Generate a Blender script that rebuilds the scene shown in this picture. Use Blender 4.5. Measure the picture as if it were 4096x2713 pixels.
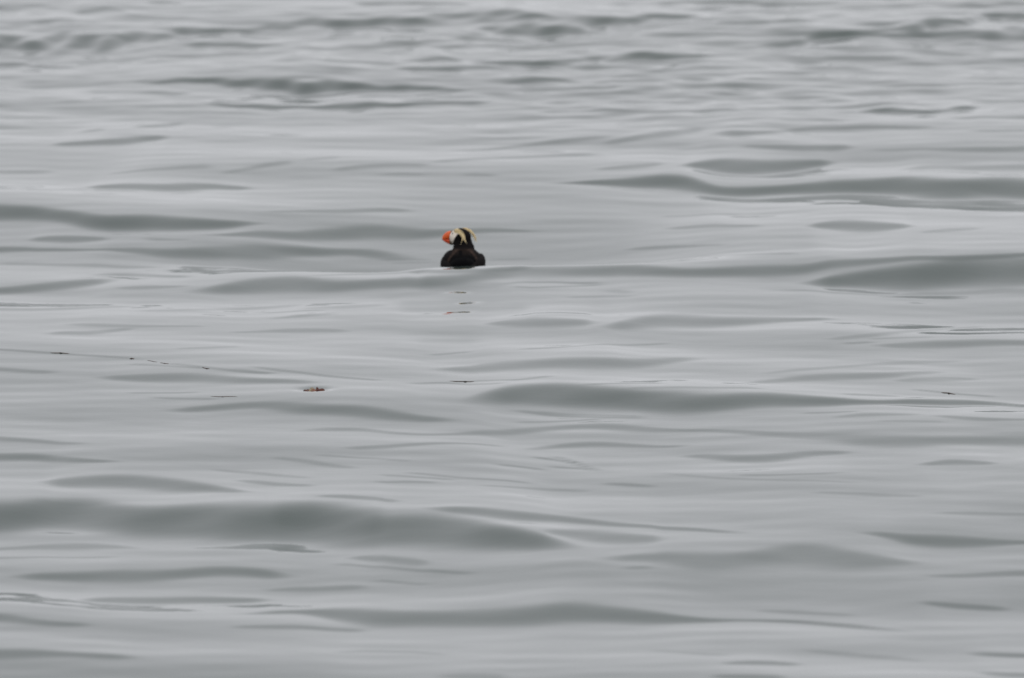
import bpy, bmesh, math, random
import numpy as np
from mathutils import Vector, Matrix

C = bpy.context.scene.collection
R = math.radians
for o in list(bpy.data.objects):
    bpy.data.objects.remove(o, do_unlink=True)

# ------------------------------------------------------------------ camera
CAM_H = 7.3                                   # ship's rail above the sea
PITCH = math.asin(CAM_H / 60) + 166 / 30089.0
cd = bpy.data.cameras.new('camera')
cam = bpy.data.objects.new('camera', cd)
C.objects.link(cam)
cam.location = (0, 0, CAM_H)
cam.rotation_euler = (math.pi / 2 - PITCH, 0, 0)
cd.sensor_width = 23.6
cd.lens = 300
cd.clip_start = 0.5
cd.clip_end = 30000
cd.dof.use_dof = True
cd.dof.focus_distance = 55.6
cd.dof.aperture_fstop = 2.9
bpy.context.scene.camera = cam

# ------------------------------------------------------------------ overcast sky
sc = bpy.context.scene
SUN_EL, SUN_AZ = R(52), R(150)
w = bpy.data.worlds.new('World')
sc.world = w
w.use_nodes = True
nt = w.node_tree
nt.nodes.clear()
out = nt.nodes.new('ShaderNodeOutputWorld')
bg = nt.nodes.new('ShaderNodeBackground')
sky = nt.nodes.new('ShaderNodeTexSky')
sky.sky_type = 'NISHITA'
sky.sun_disc = False
sky.sun_elevation = SUN_EL
sky.sun_rotation = SUN_AZ
sky.dust_density = 6
sky.air_density = 1
hs = nt.nodes.new('ShaderNodeHueSaturation')
hs.inputs['Saturation'].default_value = 0.1
mx = nt.nodes.new('ShaderNodeMix')
mx.data_type = 'RGBA'
mx.inputs['Factor'].default_value = 0.9       # a closed cloud deck hides nearly all of the blue
mx.inputs['B'].default_value = (8.95, 9.02, 9.42, 1)
nt.links.new(sky.outputs[0], hs.inputs['Color'])
nt.links.new(hs.outputs[0], mx.inputs['A'])
nt.links.new(mx.outputs['Result'], bg.inputs['Color'])
bg.inputs['Strength'].default_value = 0.1
nt.links.new(bg.outputs[0], out.inputs[0])

sd = bpy.data.lights.new('sun', 'SUN')
sd.energy = 0.6
sd.angle = R(30)
sd.color = (1, 0.97, 0.93)
sun = bpy.data.objects.new('sun', sd)
C.objects.link(sun)
sdir = Vector((math.sin(SUN_AZ) * math.cos(SUN_EL), math.cos(SUN_AZ) * math.cos(SUN_EL), math.sin(SUN_EL)))
sun.rotation_euler = (-sdir).to_track_quat('-Z', 'Y').to_euler()

sc.view_settings.view_transform = 'Standard'
sc.view_settings.look = 'None'
sc.view_settings.exposure = 0.0
sc.view_settings.gamma = 1
sc.view_settings.use_curve_mapping = False
sc.render.engine = 'CYCLES'

# ------------------------------------------------------------------ materials
def mat(name, color, rough=0.6, spec=0.5, ior=1.45, **kw):
    m = bpy.data.materials.new(name)
    m.use_nodes = True
    b = m.node_tree.nodes['Principled BSDF']
    b.inputs['Base Color'].default_value = (*color, 1)
    b.inputs['Roughness'].default_value = rough
    b.inputs['Specular IOR Level'].default_value = spec
    b.inputs['IOR'].default_value = ior
    for k, v in kw.items():
        b.inputs[k.replace('_', ' ')].default_value = v
    return m

def mottled(name, c1, c2, scale, rough=0.6, bump=0.0, stretch=(1, 1, 1), spec=0.4, dist=0.001):
    m = mat(name, c1, rough, spec)
    t = m.node_tree
    b = t.nodes['Principled BSDF']
    tc = t.nodes.new('ShaderNodeTexCoord')
    mp = t.nodes.new('ShaderNodeMapping')
    mp.inputs['Scale'].default_value = stretch
    n = t.nodes.new('ShaderNodeTexNoise')
    n.inputs['Scale'].default_value = scale
    n.inputs['Detail'].default_value = 4
    r = t.nodes.new('ShaderNodeValToRGB')
    r.color_ramp.elements[0].position = .38
    r.color_ramp.elements[1].position = .62
    r.color_ramp.elements[0].color = (*c1, 1)
    r.color_ramp.elements[1].color = (*c2, 1)
    t.links.new(tc.outputs['Object'], mp.inputs[0])
    t.links.new(mp.outputs[0], n.inputs['Vector'])
    t.links.new(n.outputs[0], r.inputs[0])
    t.links.new(r.outputs[0], b.inputs['Base Color'])
    if bump:
        bu = t.nodes.new('ShaderNodeBump')
        bu.inputs['Strength'].default_value = bump
        bu.inputs['Distance'].default_value = dist
        t.links.new(n.outputs[0], bu.inputs['Height'])
        t.links.new(bu.outputs[0], b.inputs['Normal'])
    return m

def water_material():
    m = mat('sea_water', (0.045, 0.055, 0.051), 0.03, 0.5, 1.333)
    t = m.node_tree
    b = t.nodes['Principled BSDF']
    tc = t.nodes.new('ShaderNodeTexCoord')
    mp = t.nodes.new('ShaderNodeMapping')
    mp.inputs['Scale'].default_value = (1.0, 1.4, 1)
    n = t.nodes.new('ShaderNodeTexNoise')
    n.inputs['Scale'].default_value = 3.5
    n.inputs['Detail'].default_value = 3
    bu = t.nodes.new('ShaderNodeBump')
    bu.inputs['Strength'].default_value = 1.0
    bu.inputs['Distance'].default_value = 0.0012
    t.links.new(tc.outputs['Object'], mp.inputs[0])
    t.links.new(mp.outputs[0], n.inputs['Vector'])
    t.links.new(n.outputs[0], bu.inputs['Height'])
    t.links.new(bu.outputs[0], b.inputs['Normal'])
    # turbid silty water: the murk varies a little from place to place
    n2 = t.nodes.new('ShaderNodeTexNoise')
    n2.inputs['Scale'].default_value = 0.25
    r = t.nodes.new('ShaderNodeValToRGB')
    r.color_ramp.elements[0].position = .3
    r.color_ramp.elements[1].position = .7
    r.color_ramp.elements[0].color = (0.033, 0.051, 0.045, 1)
    r.color_ramp.elements[1].color = (0.044, 0.063, 0.055, 1)
    t.links.new(tc.outputs['Object'], n2.inputs['Vector'])
    t.links.new(n2.outputs[0], r.inputs[0])
    t.links.new(r.outputs[0], b.inputs['Base Color'])
    return m

def link(name, me, m, parent=None):
    o = bpy.data.objects.new(name, me)
    C.objects.link(o)
    if m is not None:
        me.materials.append(m)
    if parent is not None:
        o.parent = parent
    return o

def tag(o, label=None, cat=None, group=None, kind=None):
    for k, v in (('label', label), ('category', cat), ('group', group), ('kind', kind)):
        if v:
            o[k] = v

# ------------------------------------------------------------------ the sea
# each wavelet: facing slope, then stations (x, y of the foot, y of the crest) in metres
WAVES = [
(0.134,-3.35,69.28,69.67,-2.60,69.10,69.54,-2.40,69.18,69.69,-2.17,69.34,69.86,-1.98,69.38,69.73,-1.71,69.84,70.05,-1.46,69.93,70.12,-1.28,70.15,70.36,-1.14,70.37,70.58,-1.00,70.25,70.49,-0.76,70.36,70.53,-0.53,70.36,70.60,-0.32,70.60,70.81,-0.06,70.59,70.83,0.18,70.40,70.57,0.37,70.37,70.46),
(0.115,-2.09,69.094,69.144,-1.90,69.11,69.21,-1.70,69.20,69.35,-1.54,69.23,69.39,-1.30,69.219,69.294,-1.16,69.203,69.233),
(0.172,-0.27,69.961,70.003,-0.13,70.18,70.34,0.02,69.93,70.22,0.25,69.84,70.17,0.48,70.14,70.37,0.63,70.35,70.54,0.77,70.56,70.71,0.94,70.62,70.71,1.08,70.600,70.630),
(0.086,-1.02,69.018,69.074,-0.84,69.01,69.20,-0.66,69.15,69.35,-0.43,69.34,69.53,-0.22,69.57,69.83,-0.08,69.76,69.95),
(0.115,1.07,70.273,70.303,1.21,70.25,70.39,1.31,70.27,70.42,1.42,70.310,70.361),
(0.184,1.26,69.196,69.235,1.43,69.28,69.40,1.62,69.51,69.67,1.74,69.62,69.78,1.86,69.69,69.81,2.05,69.84,69.98,2.22,69.97,70.23,2.46,70.29,70.51,2.64,70.71,70.92,3.45,70.92,71.08),
(0.125,1.95,69.647,69.695,2.19,69.81,69.93,2.44,69.75,69.92,2.61,69.74,70.01,3.41,70.00,70.27),
(0.077,2.23,69.642,69.701,2.37,69.54,69.75,2.60,69.66,69.84,3.39,69.67,69.82),
(0.172,-3.30,68.40,68.56,-2.71,68.54,68.70,-2.52,68.39,68.49,-2.34,68.436,68.496,-2.25,68.381,68.411),
(0.196,-0.68,68.273,68.310,-0.53,68.456,68.512,-0.31,68.580,68.637,-0.17,68.21,68.30,-0.00,68.28,68.38,0.27,68.43,68.61,0.57,68.51,68.69,0.80,68.62,68.76,0.94,68.705,68.771,1.22,68.811,68.841),
(0.096,-0.64,68.064,68.094,-0.51,68.001,68.080,-0.33,67.999,68.077,-0.21,67.931,67.970),
(0.196,-2.04,67.526,67.581,-1.93,67.528,67.602,-1.77,67.48,67.57,-1.61,67.55,67.66,-1.48,67.47,67.64,-1.36,67.33,67.48,-1.22,67.22,67.48,-1.09,67.21,67.50,-0.95,67.23,67.47,-0.80,67.22,67.39,-0.64,67.27,67.38,-0.41,67.20,67.31,-0.23,67.155,67.229,-0.08,67.167,67.204),
(0.096,-2.23,67.212,67.263,-2.14,67.210,67.287,-1.98,67.040,67.117,-1.80,67.03,67.18,-1.64,67.03,67.13),
(0.196,-1.66,66.687,66.717,-1.52,66.470,66.524,-1.38,66.397,66.469,-1.28,66.45,66.58,-1.14,66.432,66.505,-0.99,66.43,66.52,-0.76,66.41,66.58,-0.63,66.45,66.54,-0.41,66.562,66.635,-0.16,66.58,66.69,-0.01,66.530,66.566),
(0.096,-0.08,67.473,67.524,0.11,67.52,67.62,0.26,67.60,67.73,0.35,67.470,67.548,0.49,67.47,67.58,0.58,67.14,67.25),
(0.115,0.07,66.120,66.155,0.24,66.14,66.25,0.37,66.083,66.152,0.55,66.11,66.21,0.74,66.06,66.17,0.83,65.96,66.05,1.01,66.18,66.30,1.14,66.04,66.16,1.21,66.02,66.11),
(0.23,1.62,65.884,65.914,1.80,66.012,66.061,1.91,66.04,66.17,2.02,65.92,66.05,2.15,65.912,65.961,2.31,66.11,66.21,2.43,66.191,66.221),
(0.077,2.19,65.676,65.729,2.36,65.53,65.61,3.20,65.57,65.65),
(0.134,-2.32,64.519,64.549,-2.19,64.54,64.67,-2.06,64.57,64.74,-1.95,64.56,64.77,-1.81,64.82,64.97,-1.70,64.955,64.997),
(0.096,-2.19,65.154,65.184,-2.10,65.220,65.294,-2.04,65.279,65.328),
(0.096,-1.93,65.313,65.362,-1.80,65.46,65.59,-1.66,65.692,65.766),
(0.086,-3.43,71.10,71.28,-2.77,71.05,71.28,-2.58,71.09,71.27,-2.41,71.02,71.17),
(0.086,-2.40,70.84,70.96,-2.26,70.77,70.98,-2.09,70.84,70.99),
(0.086,-2.03,71.33,71.42,-1.89,71.32,71.49,-1.80,71.37,71.49),
(0.096,-2.75,70.139,70.194,-2.59,70.18,70.31,-2.45,70.15,70.29,-2.35,70.210,70.266),
(0.096,-0.91,71.35,71.45,-0.68,71.37,71.51,-0.44,71.29,71.40,-0.20,71.31,71.43),
(0.096,0.47,71.41,71.52,0.64,71.42,71.62,0.80,71.49,71.63,1.00,71.58,71.72,1.43,71.55,71.69,1.72,71.62,71.79),
(0.096,2.42,71.33,71.41,2.56,71.24,71.41,2.76,71.33,71.47,3.48,71.41,71.53),
(0.077,-0.39,64.297,64.327,-0.14,64.374,64.451,0.04,64.55,64.65,0.25,64.69,64.82,0.43,64.85,64.95,0.56,64.910,64.963),
(0.077,0.43,64.675,64.705,0.51,64.66,64.79,0.64,64.75,64.93,0.77,64.86,65.12,0.91,65.14,65.33,1.00,65.247,65.313),
(0.096,0.97,64.961,64.991,1.08,64.88,65.08,1.21,64.86,64.96,1.34,64.973,65.046,1.47,65.15,65.25,1.67,65.186,65.260,1.87,65.21,65.31,2.09,65.15,65.25,2.19,65.108,65.138),
(0.077,2.25,64.977,65.030,2.42,64.891,64.970,3.17,65.03,65.13),
(0.106,1.11,64.377,64.424,1.28,64.29,64.41,1.46,64.24,64.41,1.61,64.26,64.44,1.72,64.377,64.423),
(0.067,1.71,64.246,64.300,1.93,64.20,64.28,2.18,64.16,64.27,2.40,64.13,64.29,3.13,64.26,64.42),
(0.184,0.80,63.509,63.539,0.89,63.56,63.67,0.99,63.51,63.80,1.14,63.44,63.83,1.31,63.58,63.92,1.47,63.75,63.94,1.62,63.863,63.925),
(0.196,0.12,62.946,62.979,0.31,62.960,63.010,0.50,62.94,63.08,0.63,62.90,63.13,0.75,62.84,63.13,0.88,62.73,63.00,0.98,62.68,62.86,1.13,62.71,62.91,1.30,62.78,62.95,1.42,62.78,62.97,1.53,62.76,63.00,1.67,62.72,62.98,1.84,62.67,62.98,2.01,62.51,62.91,2.17,62.47,62.87,2.35,62.58,63.00,3.06,62.63,63.03),
(0.077,0.40,63.449,63.479,0.55,63.46,63.59,0.67,63.50,63.63,0.76,63.649,63.700),
(0.067,1.86,63.256,63.335,2.01,63.41,63.59,2.16,63.52,63.68,2.37,63.34,63.66,3.10,63.59,63.80),
(0.058,-0.26,63.216,63.246,-0.18,63.19,63.27,-0.07,63.196,63.251),
(0.125,-2.10,62.574,62.604,-2.00,62.58,62.70,-1.85,62.52,62.72,-1.72,62.46,62.69,-1.58,62.55,62.82,-1.48,62.66,62.83,-1.35,62.63,62.75,-1.22,62.695,62.736),
(0.058,-3.06,63.40,63.51,-2.36,63.29,63.45,-2.21,63.36,63.44),
(0.058,-2.00,63.235,63.265,-1.70,63.31,63.42,-1.45,63.44,63.58),
(0.067,-1.43,63.223,63.275,-1.32,63.358,63.437,-1.20,63.53,63.66,-1.07,63.66,63.77),
(0.048,-1.03,63.756,63.814,-0.93,63.841,63.914,-0.84,63.919,63.977),
(0.067,-0.90,63.373,63.426,-0.77,63.43,63.56,-0.60,63.50,63.63,-0.39,63.53,63.64),
(0.067,-0.43,63.650,63.703,-0.22,63.82,63.93,-0.01,63.96,64.04,0.25,64.09,64.22,0.47,64.19,64.30),
(0.058,-0.66,63.231,63.261,-0.54,63.259,63.314,-0.41,63.246,63.276),
(0.184,-2.97,61.42,61.70,-2.44,61.36,61.64,-2.28,61.33,61.58,-2.13,61.23,61.44,-1.97,61.03,61.31,-1.79,61.01,61.33,-1.60,61.02,61.27,-1.37,61.08,61.24,-1.22,61.170,61.245,-1.11,61.240,61.270),
(0.077,-1.20,61.571,61.601,-1.00,61.667,61.740,-0.79,61.74,61.86,-0.59,61.83,61.95,-0.44,61.856,61.886),
(0.115,-1.51,60.832,60.862,-1.35,60.865,60.927,-1.19,60.81,60.98,-1.03,60.87,61.05,-0.91,60.96,61.22,-0.79,61.06,61.35,-0.68,61.09,61.38,-0.52,61.12,61.35,-0.38,61.12,61.29,-0.25,61.16,61.29,-0.11,61.20,61.31,0.03,61.228,61.290,0.22,61.262,61.292),
(0.096,-2.28,60.664,60.694,-2.20,60.64,60.77,-2.08,60.61,60.80,-1.96,60.70,60.81,-1.88,60.746,60.776),
(0.067,-1.74,60.790,60.820,-1.69,60.698,60.772,-1.59,60.698,60.734,-1.51,60.686,60.716),
(0.115,-2.92,60.34,60.46,-2.39,60.35,60.47,-2.27,60.35,60.43,-1.93,60.397,60.437,-1.77,60.36,60.47,-1.58,60.27,60.48,-1.38,60.27,60.53,-1.18,60.34,60.61,-0.98,60.51,60.72,-0.78,60.65,60.78,-0.64,60.59,60.78,-0.49,60.50,60.64,-0.41,60.44,60.54),
(0.048,-2.42,59.953,60.031,-2.17,59.857,59.935,-1.87,59.83,59.94,-1.61,59.895,59.947),
(0.125,-2.85,58.81,58.93,-2.33,58.83,58.98,-2.22,58.85,59.02,-2.10,58.91,59.10,-1.99,59.01,59.20,-1.87,59.21,59.36,-1.78,59.37,59.46),
(0.077,-1.96,59.412,59.442,-1.82,59.57,59.66,-1.74,59.51,59.64,-1.58,59.42,59.51,-1.46,59.438,59.506),
(0.058,-1.82,58.963,58.993,-1.69,58.91,59.03,-1.55,58.990,59.063,-1.47,59.040,59.089),
(0.12,-1.54,58.811,58.841,-1.43,58.81,58.94,-1.31,58.87,59.12,-1.21,58.90,59.22,-1.08,58.92,59.25,-0.96,58.96,59.27,-0.84,58.88,59.13,-0.72,58.89,59.10,-0.56,58.96,59.17,-0.40,58.95,59.18,-0.24,59.06,59.29,-0.13,59.18,59.43,-0.01,59.33,59.61,0.11,59.37,59.67,0.23,59.38,59.65,0.43,59.37,59.65,0.63,59.30,59.53,0.79,59.28,59.47,0.95,59.27,59.48,1.15,59.30,59.52,1.35,59.36,59.54,1.55,59.41,59.58,1.75,59.47,59.58,1.99,59.48,59.57,2.23,59.575,59.653,2.92,59.874,59.933),
(0.058,-0.96,59.267,59.297,-0.76,59.352,59.425,-0.64,59.37,59.47,-0.44,59.380,59.453,-0.36,59.359,59.396),
(0.077,-0.07,59.013,59.043,-0.03,59.078,59.123,0.05,59.159,59.204,0.19,59.172,59.217,0.31,59.119,59.175,0.43,59.143,59.188),
(0.077,-0.03,58.984,59.014,0.07,58.963,58.996,0.21,59.006,59.040,0.43,59.096,59.129),
(0.196,1.28,59.063,59.094,1.42,58.98,59.16,1.57,59.00,59.25,1.71,58.97,59.33,1.86,58.94,59.41,2.01,59.03,59.56,2.16,59.11,59.61,2.31,59.20,59.69,2.90,59.22,59.70),
(0.058,1.10,58.870,58.900,1.27,58.790,58.862,1.51,58.790,58.838,1.71,58.759,58.831,1.91,58.80,58.93,2.10,58.86,58.98,2.27,58.92,59.07,2.87,58.68,58.83),
(0.125,1.38,60.989,61.028,1.44,60.95,61.08,1.55,60.92,61.21,1.63,60.88,61.21,1.73,60.84,61.12,1.83,60.85,61.01,1.91,60.898,60.928),
(0.077,0.71,61.249,61.297,0.85,61.17,61.29,1.02,61.07,61.18,1.20,61.083,61.130),
(0.058,1.90,60.545,60.596,2.05,60.67,60.80,2.21,60.811,60.888),
(0.058,0.70,61.754,61.807,0.94,61.713,61.765,1.11,61.709,61.761),
(0.067,0.52,60.590,60.620,0.64,60.55,60.64,0.76,60.519,60.592,1.02,60.386,60.422),
(0.058,1.39,62.433,62.463,1.54,62.24,62.34,1.68,62.178,62.257),
(0.048,0.84,60.105,60.135,1.04,59.919,59.971,1.34,59.851,59.929),
(0.086,-0.14,57.571,57.601,-0.01,57.47,57.67,0.11,57.38,57.67,0.22,57.37,57.62,0.38,57.46,57.58),
(0.106,0.36,57.298,57.337,0.47,57.27,57.48,0.61,57.33,57.70,0.73,57.39,57.76,0.88,57.45,57.79,1.04,57.55,57.83,1.19,57.67,57.82,1.35,57.740,57.818,1.50,57.834,57.864),
(0.058,-2.80,57.93,58.02,-2.11,58.04,58.15,-1.86,58.12,58.24,-1.63,58.276,58.347),
(0.048,-1.72,57.979,58.028,-1.43,58.02,58.14,-1.14,58.27,58.39,-0.91,58.416,58.490),
(0.058,-1.09,57.756,57.786,-0.94,57.816,57.886,-0.78,57.917,57.964),
(0.067,-2.07,56.983,57.013,-1.98,57.03,57.14,-1.86,57.05,57.19,-1.75,57.18,57.27,-1.66,57.292,57.336),
(0.058,-2.01,57.390,57.420,-1.85,57.33,57.45,-1.70,57.31,57.40,-1.51,57.316,57.374,-1.33,57.361,57.396),
(0.058,-1.27,57.162,57.192,-1.12,57.210,57.279,-0.97,57.23,57.37,-0.81,57.26,57.37,-0.70,57.253,57.299),
(0.048,-1.48,56.385,56.415,-1.33,56.429,56.499,-1.18,56.564,56.611),
(0.086,-0.38,55.769,55.808,-0.23,55.81,55.93,-0.12,55.76,56.00,-0.01,55.74,56.02,0.14,55.75,56.05,0.29,55.74,56.06,0.44,55.84,56.12,0.60,56.01,56.24,0.71,56.11,56.27,0.88,56.314,56.354),
(0.077,-2.70,55.80,55.88,-2.21,55.71,55.79,-2.06,55.63,55.71,-1.93,55.619,55.680),
(0.106,-1.82,55.494,55.524,-1.69,55.44,55.55,-1.55,55.37,55.57,-1.44,55.32,55.55,-1.33,55.30,55.51,-1.18,55.26,55.43,-1.03,55.21,55.34,-0.89,55.17,55.26,-0.78,55.200,55.230),
(0.067,1.37,56.917,56.950,1.48,56.95,57.05,1.61,57.04,57.15,1.74,57.246,57.323,1.91,57.495,57.562,2.13,57.702,57.747),
(0.096,1.54,56.753,56.783,1.68,56.75,56.85,1.85,56.80,56.99,2.02,56.83,57.02,2.19,56.86,56.99,2.78,56.82,56.93),
(0.048,1.04,55.629,55.675,1.25,55.79,55.88,1.42,55.954,56.023,1.65,56.15,56.27,1.80,56.24,56.36,2.02,56.388,56.423),
(0.077,0.96,55.285,55.325,1.11,55.36,55.47,1.24,55.46,55.62,1.41,55.58,55.76,1.58,55.68,55.84,1.72,55.77,55.89,1.91,55.940,55.981),
(0.067,1.63,55.571,55.601,1.73,55.56,55.69,1.86,55.60,55.75,1.97,55.69,55.77,2.03,55.718,55.749),
(0.172,-0.26,54.642,54.672,-0.19,54.67,54.84,-0.10,54.70,54.97,-0.01,54.71,55.03,0.09,54.70,55.06,0.20,54.70,55.12,0.29,54.68,55.09,0.40,54.64,55.04,0.49,54.58,54.96,0.58,54.57,54.94,0.69,54.57,54.95,0.84,54.59,54.91,1.02,54.61,54.89,1.22,54.66,54.88,1.38,54.68,54.83,1.50,54.69,54.78,1.62,54.73,54.81,1.75,54.80,54.91,1.91,54.85,54.97,2.03,54.85,54.93,2.17,54.722,54.773,2.67,54.738,54.774),
(0.077,1.39,54.992,55.022,1.47,54.968,55.038,1.57,54.980,55.040,1.67,54.966,54.996),
(0.067,0.47,54.955,54.985,0.55,54.969,55.041,0.69,55.00,55.08,0.95,55.060,55.122,1.10,55.048,55.089),
(0.106,-1.50,54.444,54.474,-1.39,54.44,54.53,-1.25,54.46,54.59,-1.07,54.47,54.60,-0.92,54.34,54.55,-0.77,54.25,54.46,-0.66,54.20,54.43,-0.55,54.16,54.37,-0.42,54.14,54.28,-0.30,54.14,54.22,-0.19,54.129,54.182),
(0.077,-0.01,54.607,54.637,0.09,54.547,54.606,0.21,54.488,54.537,0.40,54.421,54.451,0.54,54.391,54.421,0.58,54.389,54.419),
(0.077,0.00,54.236,54.266,0.18,54.313,54.352,0.32,54.352,54.392,0.39,54.396,54.426),
(0.067,0.09,54.599,54.629,0.21,54.546,54.577,0.40,54.480,54.510,0.58,54.417,54.448),
(0.086,1.73,54.304,54.334,1.77,54.303,54.359,1.85,54.273,54.348,1.96,54.16,54.26,2.12,54.179,54.217,2.65,54.239,54.276),
(0.048,1.34,54.286,54.316,1.47,54.28,54.39,1.60,54.308,54.374,1.74,54.354,54.387),
(0.048,1.52,54.121,54.151,1.66,54.116,54.160,1.83,54.115,54.158),
(0.077,-0.98,53.767,53.797,-0.87,53.77,53.86,-0.73,53.80,53.90,-0.60,53.843,53.920,-0.51,53.743,53.800,-0.38,53.698,53.755,-0.22,53.721,53.779,-0.10,53.84,53.95,0.03,53.95,54.08,0.16,54.09,54.20,0.32,54.11,54.24,0.43,54.02,54.19,0.54,53.97,54.13,0.66,54.016,54.093,0.83,53.981,54.039,0.97,53.87,53.97,1.11,53.78,53.91,1.29,53.65,53.84,1.47,53.47,53.75,1.61,53.44,53.71,1.79,53.45,53.66,1.97,53.54,53.73,2.62,53.61,53.80),
(0.077,-0.72,53.203,53.241,-0.58,53.22,53.32,-0.44,53.303,53.379,-0.31,53.402,53.459,-0.15,53.454,53.492,-0.01,53.519,53.576),
(0.086,0.03,53.411,53.447,0.10,53.491,53.546,0.21,53.57,53.68,0.35,53.59,53.71,0.50,53.57,53.66,0.64,53.532,53.569,0.75,53.561,53.616),
(0.096,0.67,53.254,53.284,0.78,53.20,53.30,0.92,53.10,53.27,1.06,53.02,53.25,1.21,53.18,53.32,1.32,53.24,53.33,1.44,53.287,53.323),
(0.106,1.66,52.830,52.864,1.79,52.85,52.98,1.91,52.85,52.95,2.00,52.839,52.873),
(0.086,-2.60,53.75,53.84,-2.13,53.51,53.62,-1.98,53.43,53.52,-1.85,53.362,53.417,-1.72,53.349,53.379),
(0.115,-2.58,53.15,53.30,-2.11,52.99,53.14,-1.96,52.97,53.10,-1.82,52.87,52.97,-1.69,52.837,52.886,-1.57,52.825,52.855),
(0.067,-1.00,53.000,53.030,-0.86,52.867,52.944,-0.75,52.740,52.818,-0.62,52.654,52.692),
(0.067,-1.24,52.671,52.701,-1.10,52.586,52.643,-0.96,52.448,52.506,-0.80,52.334,52.372),
(0.077,-0.57,52.184,52.221,-0.43,52.230,52.285,-0.29,52.254,52.290),
(0.086,0.36,52.416,52.451,0.47,52.334,52.404,0.59,52.297,52.332),
(0.058,-0.15,52.177,52.207,0.03,52.194,52.253,0.20,52.274,52.333,0.33,52.199,52.238),
(0.125,-1.94,52.292,52.324,-1.81,52.17,52.40,-1.65,52.10,52.39,-1.50,52.10,52.40,-1.37,52.05,52.34,-1.25,51.99,52.20,-1.12,51.91,51.99,-1.02,51.902,51.933),
(0.086,-1.13,52.317,52.352,-1.02,52.22,52.31,-0.92,52.135,52.205,-0.79,52.072,52.125),
(0.196,-2.49,51.20,51.71,-2.04,51.22,51.71,-1.94,51.23,51.72,-1.79,51.27,51.75,-1.68,51.20,51.70,-1.56,51.07,51.58,-1.45,50.93,51.46,-1.31,50.90,51.46,-1.14,50.93,51.50,-0.97,50.97,51.55,-0.83,50.95,51.55,-0.69,50.86,51.46,-0.55,50.71,51.30,-0.42,50.57,51.16,-0.28,50.55,51.11,-0.14,50.53,51.03,-0.01,50.47,50.88,0.11,50.41,50.70,0.23,50.43,50.59,0.33,50.435,50.508),
(0.048,-0.97,51.23,51.40,-0.80,51.16,51.42,-0.66,51.05,51.34,-0.49,50.86,51.15),
(0.115,-0.39,51.346,51.377,-0.25,51.25,51.37,-0.09,51.15,51.35,0.03,51.12,51.34,0.17,51.22,51.37,0.27,51.17,51.29,0.41,51.07,51.16,0.58,51.020,51.098,0.75,50.921,50.982,0.97,50.811,50.841),
(0.086,0.10,50.766,50.817,0.20,50.75,50.93,0.28,50.75,51.00,0.40,50.66,50.96,0.50,50.59,50.84,0.61,50.65,50.75),
(0.086,-0.80,51.701,51.731,-0.67,51.64,51.73,-0.56,51.59,51.67,-0.44,51.544,51.614),
(0.086,0.30,50.144,50.174,0.43,50.14,50.27,0.57,50.10,50.32,0.74,49.99,50.30,0.87,50.01,50.28,1.01,50.02,50.38,1.14,50.06,50.47,1.26,50.04,50.44,1.38,50.06,50.34,1.54,50.11,50.21,1.65,50.164,50.197),
(0.125,1.33,50.857,50.887,1.45,50.839,50.914,1.56,50.69,50.87,1.70,50.60,50.81,1.83,50.61,50.76,1.99,50.655,50.714,2.48,50.621,50.680),
(0.067,-2.45,50.594,50.629,-1.91,50.712,50.784,-1.81,50.70,50.85,-1.68,50.73,50.90,-1.54,50.710,50.782,-1.43,50.646,50.682),
(0.077,-2.44,50.353,50.388,-1.84,50.446,50.480,-1.50,50.433,50.463),
(0.086,-0.65,50.448,50.482,-0.55,50.35,50.49,-0.48,50.25,50.40,-0.39,50.20,50.35,-0.31,50.200,50.266),
(0.096,-0.72,50.289,50.321,-0.48,50.144,50.176,-0.31,50.034,50.081,-0.12,49.937,49.968),
(0.115,-1.98,49.922,49.952,-1.87,49.90,50.00,-1.73,49.88,50.03,-1.58,49.84,50.04,-1.42,49.86,50.05,-1.27,49.92,50.10,-1.15,49.98,50.15,-1.03,49.97,50.13,-0.91,49.93,50.06,-0.81,49.951,49.995),
(0.067,-0.97,49.650,49.680,-0.81,49.63,49.74,-0.64,49.63,49.73,-0.54,49.671,49.723),
(0.077,-0.54,49.845,49.879,-0.42,49.801,49.835,-0.31,49.742,49.775),
(0.115,-1.69,49.240,49.270,-1.58,49.31,49.44,-1.43,49.29,49.46,-1.30,49.25,49.42,-1.17,49.28,49.42,-1.03,49.32,49.42,-0.90,49.374,49.418),
(0.106,-2.36,48.51,48.72,-1.93,48.49,48.65,-1.80,48.43,48.53,-1.67,48.436,48.509,-1.55,48.477,48.507),
(0.134,-1.12,48.882,48.912,-0.96,48.872,48.940,-0.80,48.963,49.031,-0.66,48.81,49.05,-0.53,48.76,49.08,-0.37,48.74,49.03,-0.24,48.71,48.99,-0.14,48.73,49.02,-0.00,48.69,49.03,0.13,48.63,48.98,0.26,48.66,48.98,0.39,48.70,48.97,0.52,48.68,48.93,0.62,48.71,48.86,0.75,48.732,48.800,0.88,48.764,48.798,1.08,48.771,48.826,1.25,48.622,48.690,1.41,48.466,48.520,1.55,48.349,48.403),
(0.086,-1.08,48.484,48.515,-0.89,48.46,48.55,-0.69,48.534,48.612,-0.53,48.587,48.665),
(0.106,-2.31,47.62,47.79,-1.90,47.58,47.76,-1.77,47.59,47.75,-1.64,47.62,47.70,-1.48,47.59,47.68,-1.35,47.614,47.644),
(0.058,-0.68,47.850,47.880,-0.55,47.91,47.99,-0.36,47.936,47.986,-0.23,47.852,47.886),
(0.106,0.76,47.459,47.489,0.89,47.45,47.54,0.98,47.46,47.55,1.08,47.500,47.530),
(0.106,0.72,47.082,47.138,0.88,47.02,47.14,1.01,47.04,47.12),
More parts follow.
